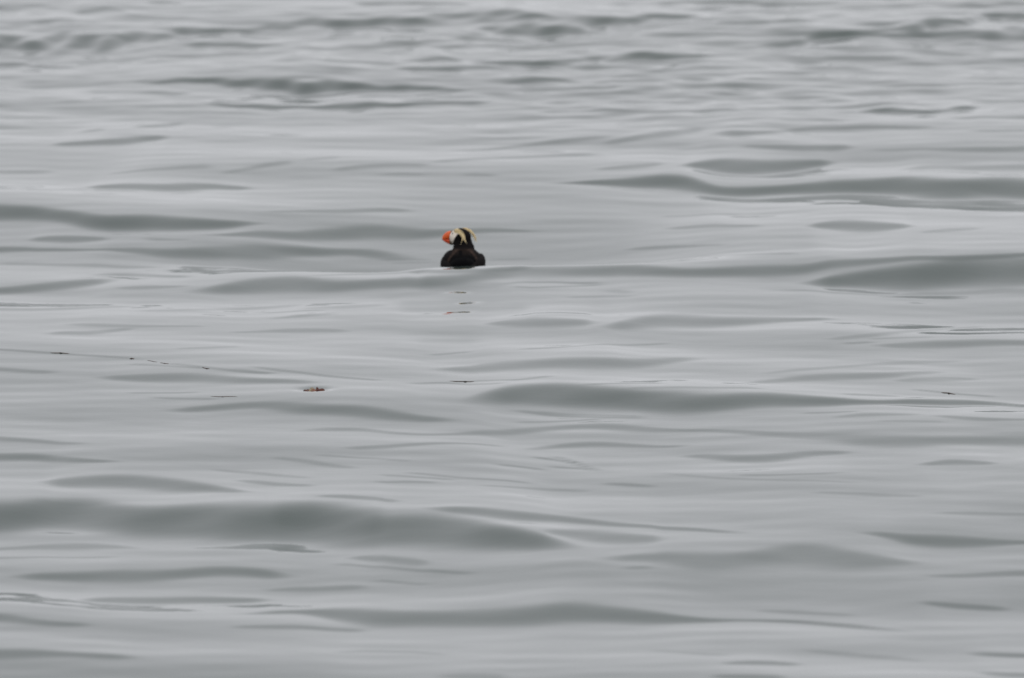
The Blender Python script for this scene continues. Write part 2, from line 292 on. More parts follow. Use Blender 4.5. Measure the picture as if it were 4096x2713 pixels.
(0.106,1.55,49.200,49.230,1.68,49.11,49.20,1.81,49.06,49.15,1.91,49.054,49.084),
(0.125,1.67,47.815,47.845,1.79,47.72,47.80,2.33,47.604,47.671),
(0.106,1.68,47.270,47.313,1.77,47.10,47.21,2.30,47.00,47.12),
(0.058,0.92,49.034,49.064,1.08,48.97,49.06,1.31,48.899,48.934),
(0.077,1.57,49.821,49.855,1.77,49.83,49.92,1.87,49.85,49.95,2.44,49.86,49.97),
(0.058,1.65,51.373,51.411,1.84,51.335,51.412,2.51,51.283,51.360),
(0.048,1.20,52.019,52.060,1.43,51.97,52.05,1.67,51.855,51.896),
(0.048,1.07,47.915,47.950,1.23,47.80,47.89,1.39,47.67,47.76,1.55,47.548,47.600),
(0.048,0.51,47.898,47.933,0.67,47.761,47.813,0.83,47.731,47.765),
(0.058,-0.29,47.240,47.273,-0.16,47.12,47.29,-0.01,47.10,47.25),
(0.067,0.43,49.933,49.968,0.50,49.946,50.016,0.56,49.966,50.001),
(0.11,-2.73,56.438,56.468,-2.24,56.364,56.394,-1.99,56.259,56.289,-1.85,56.194,56.224,-1.65,56.085,56.115,-1.55,55.963,55.993),
(0.11,-1.51,55.874,55.904,-1.32,55.693,55.723,-1.20,55.599,55.629,-1.02,55.532,55.562),
(0.088,-1.67,55.901,55.931,-1.48,55.767,55.797,-1.30,55.662,55.692),
(0.121,-1.15,55.763,55.793,-1.03,55.649,55.679,-0.80,55.464,55.494,-0.62,55.362,55.392,-0.53,55.328,55.358),
(0.077,-1.21,55.652,55.682,-1.01,55.530,55.560),
(0.088,-1.65,54.985,55.015,-1.44,54.982,55.012,-1.32,54.968,54.998),
(0.088,-1.54,54.837,54.867,-1.46,54.807,54.837,-1.24,54.719,54.749),
(0.11,-0.30,55.350,55.380,-0.21,55.422,55.452,-0.17,55.421,55.451,-0.10,55.386,55.416,0.03,55.303,55.333,0.13,55.426,55.456,0.20,55.458,55.488),
(0.088,-0.00,56.482,56.512,0.20,56.532,56.562,0.36,56.657,56.687,0.72,56.887,56.917),
(0.088,-0.37,56.386,56.416,-0.27,56.459,56.489,-0.17,56.507,56.537),
(0.099,0.30,55.122,55.152,0.35,55.074,55.104,0.39,55.121,55.151,0.67,55.219,55.249),
(0.11,1.70,55.288,55.318,1.85,55.184,55.214,1.92,55.147,55.177,2.01,55.104,55.134,2.08,55.072,55.102),
(0.099,1.45,56.807,56.837,1.60,56.875,56.905),
(0.077,1.56,56.960,56.990,1.88,57.106,57.136),
(0.088,1.22,54.474,54.504,1.35,54.454,54.484,1.47,54.442,54.472),
(0.11,-0.47,55.211,55.241,-0.36,55.315,55.345,-0.23,55.346,55.376,-0.01,55.178,55.208),
(0.132,0.08,53.204,53.234,0.15,53.182,53.212,0.21,53.129,53.159,0.28,53.046,53.076),
(0.11,-0.06,52.883,52.913,0.08,52.850,52.880,0.14,52.832,52.862),
(0.11,0.15,52.949,52.979,0.28,52.913,52.943,0.38,52.805,52.835),
(0.132,0.16,53.263,53.293,0.21,53.207,53.237,0.30,52.958,52.988,0.34,52.865,52.895),
(0.088,-0.55,52.445,52.475,-0.43,52.405,52.435,-0.25,52.364,52.394,-0.22,52.354,52.384),
(0.088,-0.46,52.541,52.571,-0.32,52.473,52.503,-0.15,52.391,52.421,0.10,52.379,52.409),
(0.077,-0.82,53.036,53.066,-0.56,52.962,52.992,-0.40,52.839,52.869),
(0.077,0.91,52.569,52.599,1.09,52.533,52.563,1.26,52.536,52.566,1.38,52.621,52.651),
(0.066,0.56,52.725,52.755,0.80,52.509,52.539,1.19,52.357,52.387,1.43,52.301,52.331),
(0.066,-1.01,57.842,57.872,-0.90,57.897,57.927,-0.78,58.000,58.030),
(0.077,-1.22,58.181,58.211,-1.10,58.061,58.091,-0.82,58.120,58.150),
(0.038,-0.96,58.187,58.238,-0.75,58.18,58.31,-0.55,58.339,58.416),
(0.048,0.23,58.569,58.619,0.46,58.625,58.700,0.58,58.556,58.586),
(0.048,0.43,58.825,58.875,0.50,58.70,58.85,0.56,58.716,58.766),
(0.082,-0.50,59.43,59.53,-0.36,59.28,59.41,-0.23,59.30,59.43,-0.09,59.40,59.49,0.11,59.609,59.654),
(0.034,-0.55,58.23,58.52,-0.36,57.95,58.54,-0.22,57.89,58.52,-0.08,57.97,58.56,0.11,58.17,58.46),
(0.034,-0.44,58.91,59.13,-0.34,58.86,59.13,-0.22,58.87,59.14,-0.01,58.99,59.16),
(-0.05,-0.31,58.78,58.87,-0.29,58.77,58.86,-0.27,58.77,58.86,-0.26,58.775,58.841),
(-0.055,-0.26,58.78,58.88,-0.24,58.77,58.88,-0.22,58.76,58.87,-0.20,58.76,58.85),
(-0.065,-0.25,58.34,58.44,-0.22,58.35,58.45,-0.17,58.39,58.51,-0.14,58.44,58.54),
(0.058,-0.62,60.555,60.585,-0.51,60.497,60.547,-0.43,60.456,60.494,-0.37,60.413,60.443),
(0.048,-0.57,60.446,60.476,-0.45,60.383,60.422,-0.35,60.330,60.360),
(0.048,-0.11,60.390,60.420,-0.01,60.398,60.428,0.09,60.412,60.442),
(-0.05,-0.28,58.065,58.108,-0.25,58.070,58.123,-0.22,58.053,58.107,-0.19,58.050,58.093),
(0.019,-0.43,56.71,57.20,-0.27,56.72,57.27,-0.14,56.74,57.23),
]

_tt = np.linspace(-15, 17, 3201)
def _profile(t, narrow=False):
    up = 1 / (1 + np.exp(-(t - .10) / .13))
    dn = 1 / (1 + np.exp((t - .94) / .10))
    p = up * dn
    dt = t[1] - t[0]
    c = np.exp(-(t + 3.6) ** 2 / (2 * 3.2 ** 2)) + np.exp(-(t - 4.6) ** 2 / (2 * 3.2 ** 2))
    if narrow:
        c = np.exp(-(t + 1.9) ** 2 / (2 * 1.3 ** 2)) + np.exp(-(t - 2.9) ** 2 / (2 * 1.3 ** 2))
    return p - c * p.sum() / c.sum()
def _integral(p):
    g = np.cumsum(p) * (_tt[1] - _tt[0])
    return g - (g[0] + (g[-1] - g[0]) * (_tt - _tt[0]) / (_tt[-1] - _tt[0]))
_G = _integral(_profile(_tt))
_GN = _integral(_profile(_tt, True))

def smooth(u):
    u = np.clip(u, 0, 1)
    return u * u * (3 - 2 * u)

rng = np.random.default_rng(7)
WL = []
for s_ in WAVES:
    a = np.array(s_[1:]).reshape(-1, 3)
    WL.append((s_[0], a[:, 0], a[:, 1], a[:, 2]))
# the same kind of wavelets go on outside the part the photograph shows
for k in range(900):
    yy = 26 + 74 * rng.random()
    xx = rng.uniform(-16, 16)
    half = 0.0394 * yy + 0.35
    ln = rng.uniform(.35, 1.6)
    if 43.5 < yy < 77 and abs(xx) - ln < half + .1:
        continue
    xs = np.linspace(xx - ln, xx + ln, 9)
    u = np.linspace(-1, 1, 9)
    L = rng.uniform(.12, .5) * (1 - u ** 2) + .03
    mid = yy + u * rng.uniform(-.5, .5) + .2 * np.sin(u * 3 + rng.random() * 6)
    WL.append((rng.uniform(.06, .15), xs, mid - L / 2, mid + L / 2))

# ripple spectrum (cat's-paw at the far side of the view) and a faint undulation everywhere
RIP = []
for k in range(64):
    lam = 0.11 * (6.0 ** rng.random())
    th = rng.normal(0, 1.0)
    RIP.append((2 * math.pi / lam * math.sin(th), 2 * math.pi / lam * math.cos(th), rng.random() * 6.283, lam))
SWELL = []
for k in range(22):
    lam = 0.9 * (9.0 ** rng.random())
    th = rng.normal(.1, .45)
    SWELL.append((2 * math.pi / lam * math.sin(th), 2 * math.pi / lam * math.cos(th), rng.random() * 6.283, lam))
for k in range(26):
    lam = 0.22 * (4.0 ** rng.random())
    th = rng.normal(.05, .3)
    SWELL.append((2 * math.pi / lam * math.sin(th), 2 * math.pi / lam * math.cos(th), rng.random() * 6.283, lam))
PAW = [(rng.normal(0, .9), rng.normal(0, .45), rng.random() * 6.283) for k in range(10)]

def sea(X, Y, gx=0.02, gy=0.02):
    """sea level for arrays X, Y of one shape; gx, gy = local mesh spacing"""
    X = np.asarray(X, float); Y = np.asarray(Y, float)
    z = np.zeros_like(X)
    wx = X + .05 * np.sin(Y * 5.1 + X * 2.3) + .03 * np.sin(Y * 11.7 - X * 4.1)
    sp = np.maximum(gx, gy) + 0 * X
    # ripples
    edge = Y + .55 * np.sin(X * 1.7 + .6) + .35 * np.sin(X * 4.3 + 2) 
    far = smooth((edge - 63.6) / 3.6)
    paw = np.zeros_like(X)
    for a, b, c in PAW:
        paw += np.cos(a * X + b * Y + c)
    paw = smooth(paw / 6 + .62)
    amp = far * (.35 + .65 * paw) 
    rp = np.zeros_like(X)
    for a, b, c, lam in RIP:
        rp += (lam / 6.283) * (.0122 * RIPS) * np.sin(a * X + b * Y + c) * smooth((lam / 5 - sp) / (lam / 8))
    z += rp * amp
    for a, b, c, lam in SWELL:
        z += (lam / 6.283) * (.0058 if lam > .89 else .0024) * np.sin(a * X + b * Y + c) * smooth((lam / 5 - sp) / (lam / 8))
    for lam, th, c, sl in ((38, .15, 1., .01), (61, -.2, 3., .01), (23, .3, 5., .006)):
        z += (lam / 6.283) * sl * np.sin(6.283 / lam * (math.sin(th) * X + math.cos(th) * Y) + c) * smooth((Y - 95) / 120) * smooth((lam / 5 - sp) / (lam / 8))
    return z
RIPS = 1.0

def sea_full(xs, ys, gx, gy):
    X, Y = np.meshgrid(xs, ys)
    GX, GY = np.meshgrid(gx, gy)
    z = sea(X, Y, GX, GY)
    for k_, (s, x, yb, yt) in enumerate(WL):
        GG, r0, r1 = (_G, 14, 15) if k_ < len(WAVES) else (_GN, 6.5, 7.5)
        i0, i1 = np.searchsorted(xs, [x[0], x[-1]])
        Lm = (yt - yb).max()
        j0, j1 = np.searchsorted(ys, [yb.min() - r0 * Lm, yt.max() + r1 * Lm])
        if i1 - i0 < 2 or j1 - j0 < 2:
            continue
        xc = xs[i0:i1]
        wd = x[-1] - x[0]
        e = min(.12 * wd, .25)
        a = smooth((xc - x[0]) / e) * smooth((x[-1] - xc) / e)
        # soften the polyline of stations
        off = np.linspace(-1, 1, 7) * min(.06, wd / 12)
        b = np.mean([np.interp(xc + o, x, yb) for o in off], 0)
        t = np.mean([np.interp(xc + o, x, yt) for o in off], 0)
        L = np.maximum(t - b, .03)
        YY = Y[j0:j1, i0:i1]
        XX = X[j0:j1, i0:i1]
        q = np.clip(L, .05, .5)
        wob = q * (.16 * np.sin(XX * 5.3 + YY * 1.1) + .11 * np.sin(XX * 11.9 - YY * 2.7 + 1.7)) * WOB
        far = smooth((YY - 64) / 3)
        wob = wob + far * q * (.22 * np.sin(XX * 17 + YY * 3) + .16 * np.sin(XX * 31 - YY * 5 + 1))
        u = (YY - b + wob) / L
        z[j0:j1, i0:i1] += (s * SG * a * L) * np.interp(u.ravel(), _tt, GG, left=0, right=0).reshape(u.shape)
    return z
WOB = 0.75
SG = 1.0

def axis_y():
    v = [6.0]
    while v[-1] < 45.2:
        v.append(v[-1] + max(.02, (45.2 - v[-1]) * .05))
    while v[-1] < 76:
        v.append(v[-1] + .0195)
    st = .02
    while v[-1] < 9000:
        st *= 1.035
        v.append(v[-1] + st)
    st = .5
    pre = [6.0]
    while pre[-1] > -3000:
        st *= 1.4
        pre.append(pre[-1] - st)
    return np.array(pre[:0:-1] + v)

def axis_x():
    v = list(np.arange(-3.7, 3.71, .023))
    st = .023
    while v[-1] < 6000:
        st *= 1.05
        v.append(v[-1] + st)
    v = np.array(v)
    right = v[v > 3.7]
    return np.concatenate([-right[::-1], v])

TROUGH = .095
xs, ys = axis_x(), axis_y()
gx = np.gradient(xs); gy = np.gradient(ys)
Z = sea_full(xs, ys, gx, gy)
X, Y = np.meshgrid(xs, ys)
nx, ny = len(xs), len(ys)
# small dimples where the floating scraps of weed sit
for wx_, wy_ in ((-.8640, 54.98), (-.8190, 54.982)):
    Z -= .0085 * np.exp(-((Y - wy_) / .07) ** 2 - ((X - wx_) / .045) ** 2)
# the bird rides in the trough behind a low crest
BX, BY = -0.228, 60.05
Z -= TROUGH * np.exp(-((Y - BY - .05) / np.where(Y < BY + .05, .31, 1.7)) ** 2 - ((X - BX) / 1.1) ** 4)
co = np.stack([X, Y, Z], -1).reshape(-1, 3).astype(np.float32)
idx = np.arange(nx * ny, dtype=np.int32).reshape(ny, nx)
q = np.stack([idx[:-1, :-1], idx[:-1, 1:], idx[1:, 1:], idx[1:, :-1]], -1).reshape(-1, 4)
me = bpy.data.meshes.new('sea')
me.vertices.add(len(co)); me.vertices.foreach_set('co', co.ravel())
me.loops.add(q.size); me.loops.foreach_set('vertex_index', q.ravel())
me.polygons.add(len(q)); me.polygons.foreach_set('loop_start', np.arange(0, q.size, 4, dtype=np.int32))
me.polygons.foreach_set('use_smooth', np.ones(len(q), bool))
me.update(calc_edges=True)
sea_o = link('sea', me, water_material())
tag(sea_o, 'calm grey sea with glassy wavelets and rippled patches farther out', None, None, 'structure')
print('sea quads', len(q))

def level(x, y):
    i = int(np.clip(np.searchsorted(xs, x), 1, nx - 1)); j = int(np.clip(np.searchsorted(ys, y), 1, ny - 1))
    u = (x - xs[i - 1]) / (xs[i] - xs[i - 1]); v = (y - ys[j - 1]) / (ys[j] - ys[j - 1])
    return float((Z[j - 1, i - 1] * (1 - u) + Z[j - 1, i] * u) * (1 - v) + (Z[j, i - 1] * (1 - u) + Z[j, i] * u) * v)

# ------------------------------------------------------------------ the puffin
# local frame in metres: x right, y forward (away from the ship), z up from the waterline
BZ = level(BX, BY) - 0.004
_f = 300 / 23.6 * 2367
print('waterline row', 784 + _f * math.tan(math.atan((CAM_H - BZ - .02) / BY) - PITCH))
puffin = bpy.data.objects.new('tufted_puffin', None)
C.objects.link(puffin)
puffin.location = (BX, BY, BZ)
puffin.empty_display_size = .1
tag(puffin, 'black seabird with orange bill, white face and yellowish head tufts, floating with its back turned', 'bird')

HC = Vector((-.010, .118, .148)); HR = (.052, .041, .0425)      # head centre, radii along bill / sideways / up
AL = R(40)
F_ = Vector((-math.cos(AL), math.sin(AL), 0)); N_ = Vector((-math.sin(AL), -math.cos(AL), 0))

def blob(bm, c, r, rot=0.0, sx=None):
    m = Matrix.Translation(c) @ Matrix.Rotation(rot, 4, 'Z') @ Matrix.Diagonal((r[0], r[1], r[2], 1))
    if sx is not None:
        m = Matrix.Translation(c) @ sx @ Matrix.Diagonal((r[0], r[1], r[2], 1))
    bmesh.ops.create_uvsphere(bm, u_segments=40, v_segments=24, radius=1, matrix=m)

bm = bmesh.new()
headrot = math.atan2(F_.y, F_.x)
blob(bm, HC, HR, headrot)
blob(bm, HC + F_ * .024 + Vector((0, 0, -.004)), (.038, .029, .036), headrot)
blob(bm, (-.001, .112, .122), (.044, .043, .040))
blob(bm, (.003, .106, .100), (.050, .048, .036))
blob(bm, (.002, .085, .068), (.070, .080, .040))
blob(bm, (0, .045, .030), (.094, .15, .066))
blob(bm, (0, .06, .012), (.098, .165, .060))
blob(bm, (0, -.05, .030), (.066, .085, .046))
blob(bm, (0, .13, .03), (.082, .11, .068))
blob(bm, (-.046, .05, .050), (.048, .10, .046))
blob(bm, (.040, .05, .052), (.046, .09, .044))
me = bpy.data.meshes.new('body_src')
bm.to_mesh(me); bm.free()
tmp = bpy.data.objects.new('tmp', me)
C.objects.link(tmp)
md = tmp.modifiers.new('r', 'REMESH'); md.mode = 'VOXEL'; md.voxel_size = .0021
md = tmp.modifiers.new('s', 'SMOOTH'); md.iterations = 14; md.factor = .6
dg = bpy.context.evaluated_depsgraph_get()
bme = bpy.data.meshes.new_from_object(tmp.evaluated_get(dg))
bme.name = 'body'
bpy.data.objects.remove(tmp, do_unlink=True)
bme.polygons.foreach_set('use_smooth', np.ones(len(bme.polygons), bool))

def inpoly(px, py, poly):
    inside = np.zeros(px.shape, bool)
    n = len(poly)
    for i in range(n):
        x1, y1 = poly[i]; x2, y2 = poly[(i + 1) % n]
        c = ((y1 > py) != (y2 > py)) & (px < (x2 - x1) * (py - y1) / (y2 - y1 + 1e-12) + x1)
        inside ^= c
    return inside
def chart(zx, zy):                       # marking chart -> millimetres
    return ((zx - 985) * .1764e-3, (1385 - zy) * .1764e-3)
FACE = [chart(*p) for p in ((500, 380), (700, 330), (770, 300), (830, 300), (900, 340), (945, 400), (900, 440), (840, 446), (797, 500), (750, 580), (724, 660), (712, 735), (660, 740), (500, 700))]
nv = len(bme.vertices)
v = np.empty(nv * 3); bme.vertices.foreach_get('co', v); v = v.reshape(-1, 3)
d = v - np.array(HC)
f = d @ np.array(F_); n_ = np.abs(d @ np.array(N_))
mx_ = HC.x - f * math.cos(AL) - n_ * math.sin(AL); mz = v[:, 2]
isface = inpoly(mx_, mz, FACE) & (v[:, 2] > .10)
col = np.zeros((nv, 4)); col[:, 3] = 1
base = np.array([.0085, .0072, .0074])
col[:, :3] = base
# glossy darker saddle between the folded wings, with a browner rim along it
ex = v[:, 0] / .072; ez = (v[:, 2] - .020) / .080
rr = np.sqrt(ex ** 2 + ez ** 2)
back = (v[:, 1] < .085) & (v[:, 2] < .1)
col[back & (rr < 1.0), :3] = (.0012, .0012, .0018)
rim = np.exp(-((rr - 1.05) / .06) ** 2) * back
rim *= .65 + .35 * np.sin(v[:, 0] * 260) * np.sin(v[:, 2] * 310 + 1)
nape = np.exp(-((v[:, 2] - .093) / .010) ** 2) * (v[:, 1] < .11) * (np.abs(v[:, 0]) < .05)
brown = np.clip(.62 * rim + .13 * nape, 0, 1)[:, None]
col[:, :3] = col[:, :3] * (1 - brown) + np.array([.070, .046, .036]) * brown
col[(np.hypot(v[:, 0] + .011, v[:, 2] - .0885) < .0085) & back, :3] = (.001, .001, .0018)
# crown slightly browner
crown = np.exp(-((v[:, 2] - .188) / .016) ** 2)[:, None] * (v[:, 2] > .15)[:, None]
col[:, :3] = col[:, :3] * (1 - .4 * crown) + np.array([.022, .018, .017]) * .4 * crown
col[isface, :3] = (.88, .78, .68)
yel = isface & (mz > .170) & (mx_ > -.040)
col[yel, :3] = (.80, .66, .40)
ca = bme.color_attributes.new('plumage', 'FLOAT_COLOR', 'POINT')
ca.data.foreach_set('color', col.ravel())

def plumage(name, attr=True, c=(.01, .009, .009), rough=.5):
    m = mat(name, c, .8, .5, 1.12)
    t = m.node_tree; b = t.nodes['Principled BSDF']
    if attr:
        a = t.nodes.new('ShaderNodeVertexColor'); a.layer_name = 'plumage'
        t.links.new(a.outputs[0], b.inputs['Base Color'])
    tc = t.nodes.new('ShaderNodeTexCoord'); mp = t.nodes.new('ShaderNodeMapping')
    mp.inputs['Scale'].default_value = (1, .35, 1)
    vn = t.nodes.new('ShaderNodeTexVoronoi'); vn.inputs['Scale'].default_value = 110
    bu = t.nodes.new('ShaderNodeBump'); bu.inputs['Strength'].default_value = .6; bu.inputs['Distance'].default_value = .0015
    t.links.new(tc.outputs['Object'], mp.inputs[0]); t.links.new(mp.outputs[0], vn.inputs['Vector'])
    t.links.new(vn.outputs[0], bu.inputs['Height']); t.links.new(bu.outputs[0], b.inputs['Normal'])
    return m
M_PL = plumage('plumage')
body = link('body', bme, M_PL, puffin)
body['label'] = 'black body and neck with white face mask'

# bill: deep, laterally flattened, in two halves with a horny plate at the base
def hp(f, n, z):                                     # head frame -> puffin frame
    p = HC + F_ * f + N_ * n
    return Vector((p.x, p.y, z))
def mandible(name, rows, m, parent):
    """rows: (f, z_low, z_high, half width at the cutting edge, half width at the ridge, cutting edge is low?)"""
    bm = bmesh.new(); rings = []
    for f0, z0, z1, w0, w1 in rows:
        ring = []
        for k in range(14):
            a = 2 * math.pi * k / 14
            u = .5 - .5 * math.cos(a)
            wv = (w0 * (1 - u) + w1 * u) * (abs(math.sin(a)) ** .6) * (1 if math.sin(a) > 0 else -1)
            ring.append(bm.verts.new(hp(f0, wv, z0 + (z1 - z0) * u)))
        rings.append(ring)
    for a, b in zip(rings, rings[1:]):
        for k in range(14):
            bm.faces.new((a[k], a[(k + 1) % 14], b[(k + 1) % 14], b[k]))
    bm.faces.new(rings[0]); bm.faces.new(rings[-1][::-1])
    bmesh.ops.recalc_face_normals(bm, faces=bm.faces)
    for f_ in bm.faces: f_.smooth = True
    me = bpy.data.meshes.new(name); bm.to_mesh(me); bm.free()
    return link(name, me, m, parent)
M_OR = mottled('bill_orange', (.78, .10, .014), (.85, .15, .028), 60, .32, .15, (1, 1, 2.5))
M_OR2 = mottled('bill_lower_orange', (.56, .050, .008), (.66, .08, .012), 60, .32, .15)
M_HORN = mottled('bill_horn_plate', (.11, .06, .02), (.05, .025, .012), 80, .4, .2)
bill = bpy.data.objects.new('bill', None); C.objects.link(bill); bill.parent = puffin; bill.empty_display_size = .02
up = [(0.0560, 0.1350, 0.1727, 0.0140, 0.0100), (0.0638, 0.1340, 0.1723, 0.0132, 0.0090), (0.0739, 0.1330, 0.1706, 0.0115, 0.0075), (0.0851, 0.1315, 0.1668, 0.0095, 0.0060), (0.0963, 0.1300, 0.1604, 0.0070, 0.0045), (0.1053, 0.1280, 0.1521, 0.0045, 0.0033), (0.1114, 0.1260, 0.1424, 0.0030, 0.0022), (0.1137, 0.1252, 0.1354, 0.0010, 0.0010)]
lo = [(0.0560, 0.1085, 0.1350, .009, .014), (0.0638, 0.1085, 0.1340, .0085, .013), (0.0739, 0.1105, 0.1330, .007, .011),
      (0.0851, 0.1140, 0.1315, .005, .0085), (0.0963, 0.1185, 0.1300, .0035, .006), (0.1053, 0.1225, 0.1280, .0018, .0035), (0.1098, 0.1245, 0.1270, .001, .001)]
ub = mandible('upper_mandible', up, M_OR, bill)
lb = mandible('lower_mandible', lo, M_OR2, bill)
pl = mandible('horn_plate', [(.048, .108, .1745, .0155, .0125), (.055, .1065, .1745, .0157, .0120), (.0595, .1065, .1730, .0150, .0110)], M_HORN, bill)

# eyes with a pale ring
def ellipsoid_n(f, z):
    k = 1 - (f / HR[0]) ** 2 - ((z - HC.z) / HR[2]) ** 2
    return HR[1] * math.sqrt(max(k, 0.02))
def ball(name, c, r, m, parent, seg=16):
    bm = bmesh.new(); blob(bm, c, r, headrot)
    for f_ in bm.faces: f_.smooth = True
    me = bpy.data.meshes.new(name); bm.to_mesh(me); bm.free()
    return link(name, me, m, parent)
M_EYE = mat('eye_dark', (.012, .012, .014), .1)
M_RING = mat('eye_ring', (.20, .20, .20), .5)
for sgn in (1, -1):
    fz = (.022, .1655)
    nn = ellipsoid_n(*fz)
    rg = ball('eye', hp(fz[0], sgn * (nn - .0015), fz[1]), (.0058, .0022, .0054), M_RING, puffin)
    ball('pupil', hp(fz[0], sgn * (nn + .0003), fz[1]), (.0036, .0018, .0034), M_EYE, rg)

# head tufts: bundles of fine plumes
M_TUFT = mottled('tuft_plumes', (.80, .62, .33), (.84, .72, .46), 90, .7, .1)
def tuft(sgn):
    rnd = random.Random(5)
    bm = bmesh.new()
    A = [(.014, .032, .178), (-.008, .040, .1795), (-.028, .040, .172), (-.044, .040, .158), (-.054, .041, .146), (-.062, .038, .134), (-.067, .034, .121)]
    B = [(.014, .032, .178), (-.008, .040, .1795), (-.028, .040, .172), (-.044, .041, .157), (-.048, .046, .143), (-.045, .050, .130), (-.036, .049, .116)]
    D = [(.018, .025, .183), (-.006, .029, .182), (-.026, .030, .176), (-.042, .031, .163), (-.050, .034, .150), (-.054, .034, .138), (-.058, .032, .128)]
    def cr(P, t):
        n = len(P) - 1; s = min(int(t * n), n - 1); u = t * n - s
        p = [Vector(P[max(0, min(n, s + k))]) for k in (-1, 0, 1, 2)]
        return .5 * (2 * p[1] + (p[2] - p[0]) * u + (2 * p[0] - 5 * p[1] + 4 * p[2] - p[3]) * u * u + (-p[0] + 3 * p[1] - 3 * p[2] + p[3]) * u ** 3)
    for P, num, spread in ((A, 26, .0028), (B, 16, .0020), (D, 30, .0032)):
        for k in range(num):
            off = Vector((rnd.gauss(0, 1) * spread, rnd.gauss(0, 1) * .0014, rnd.gauss(0, 1) * spread))
            end = rnd.uniform(.55, .97); seg = 14; prev = None
            for i in range(seg + 1):
                t = end * i / seg
                env = .35 + .65 * math.sin(math.pi * min(1, t * 1.15)) if t < .87 else .35 + .3 * (1 - t)
                q_ = cr(P, t) + off * env
                p = hp(q_.x, sgn * q_.y, q_.z)
                wd = .0009 * (1 - (i / seg) ** 3 * .85)
                ring = [bm.verts.new(p + Vector((wd * math.cos(a), 0, wd * math.sin(a)))) for a in (0, 2.09, 4.19)]
                if prev:
                    for j in range(3):
                        bm.faces.new((prev[j], prev[(j + 1) % 3], ring[(j + 1) % 3], ring[j]))
                prev = ring
    for f_ in bm.faces: f_.smooth = True
    me = bpy.data.meshes.new('tuft'); bm.to_mesh(me); bm.free()
    return link('tuft', me, M_TUFT, puffin)
tuft(1); tuft(-1)

# folded wings: long shells along the flanks, tips crossing over the rump
def wing(sgn):
    bm = bmesh.new(); rings = []
    st = [(.125, .062, .046, .012, .010), (.110, .076, .050, .026, .022), (.085, .083, .050, .030, .024), (.04, .084, .046, .031, .022),
          (-.01, .080, .040, .030, .020), (-.06, .066, .036, .026, .016), (-.10, .048, .034, .018, .010), (-.135, .028, .034, .009, .006), (-.155, .016, .034, .003, .002)]
    for y, x, z, h, wv in st:
        if sgn > 0: z -= .004; x += .003
        if sgn < 0: z -= .014; x += .003
        ring = []
        for k in range(18):
            a = 2 * math.pi * k / 18
            ring.append(bm.verts.new((sgn * (x + wv * math.cos(a) * (.8 if math.cos(a) > 0 else 1)), y, z + h * math.sin(a) - .25 * h * math.cos(a))))
        rings.append(ring)
    for a, b in zip(rings, rings[1:]):
        for k in range(18):
            bm.faces.new((a[k], a[(k + 1) % 18], b[(k + 1) % 18], b[k]))
    bm.faces.new(rings[0]); bm.faces.new(rings[-1][::-1])
    bmesh.ops.recalc_face_normals(bm, faces=bm.faces)
    for f_ in bm.faces: f_.smooth = True
    me = bpy.data.meshes.new('wing'); bm.to_mesh(me); bm.free()
    o = link('wing', me, M_WING, puffin)
    # flight feathers lying along the lower edge
    for k in range(5):
        y0 = .02 - .028 * k; L = .10
        xk = .083 - .010 * k; zk = .026 + .002 * k
        bf = bmesh.new()
        pts = []
        for i in range(7):
            t = i / 6
            y = y0 - L * t
            hw = .0065 * math.sin(math.pi * (.12 + .86 * t)) + .0008
            x = xk + .012 - .038 * t * t - .004
            pts.append([bf.verts.new((sgn * (x + dx), y, zk + dz)) for dx, dz in ((0, hw), (.0022, 0), (0, -hw), (-.0018, 0))])
        for a, b in zip(pts, pts[1:]):
            for j in range(4):
                bf.faces.new((a[j], a[(j + 1) % 4], b[(j + 1) % 4], b[j]))
        bf.faces.new(pts[0]); bf.faces.new(pts[-1][::-1])
        bmesh.ops.recalc_face_normals(bf, faces=bf.faces)
        m2 = bpy.data.meshes.new('flight_feather'); bf.to_mesh(m2); bf.free()
        link('flight_feather', m2, M_WING2, o)
    return o
M_WING = plumage('wing_plumage', False, (.0085, .0070, .0072), .6)
M_WING2 = plumage('flight_feather_plumage', False, (.013, .010, .010), .6)
wing(-1); wing(1)

# short tail just clear of the water, toward the ship
tail = bpy.data.objects.new('tail', None); C.objects.link(tail); tail.parent = puffin; tail.empty_display_size = .02
for k in range(7):
    a = (k - 3) * .13
    bf = bmesh.new(); pts = []
    for i in range(6):
        t = i / 5
        r = .075 * t
        hw = .008 * (1 - .25 * t) if t < .95 else .004
        c = Vector((math.sin(a) * r + .004 * (k - 3), -.105 - math.cos(a) * r, .036 + .004 * t + .0012 * ((k % 2))))
        s = Vector((math.cos(a), math.sin(a) * -1, 0))
        pts.append([bf.verts.new(c + s * hw), bf.verts.new(c + Vector((0, 0, .0016))), bf.verts.new(c - s * hw), bf.verts.new(c - Vector((0, 0, .0014)))])
    for p0, p1 in zip(pts, pts[1:]):
        for j in range(4):
            bf.faces.new((p0[j], p0[(j + 1) % 4], p1[(j + 1) % 4], p1[j]))
    bf.faces.new(pts[0]); bf.faces.new(pts[-1][::-1])
    bmesh.ops.recalc_face_normals(bf, faces=bf.faces)
    m2 = bpy.data.meshes.new('tail_feather'); bf.to_mesh(m2); bf.free()
    link('tail_feather', m2, M_WING, tail)

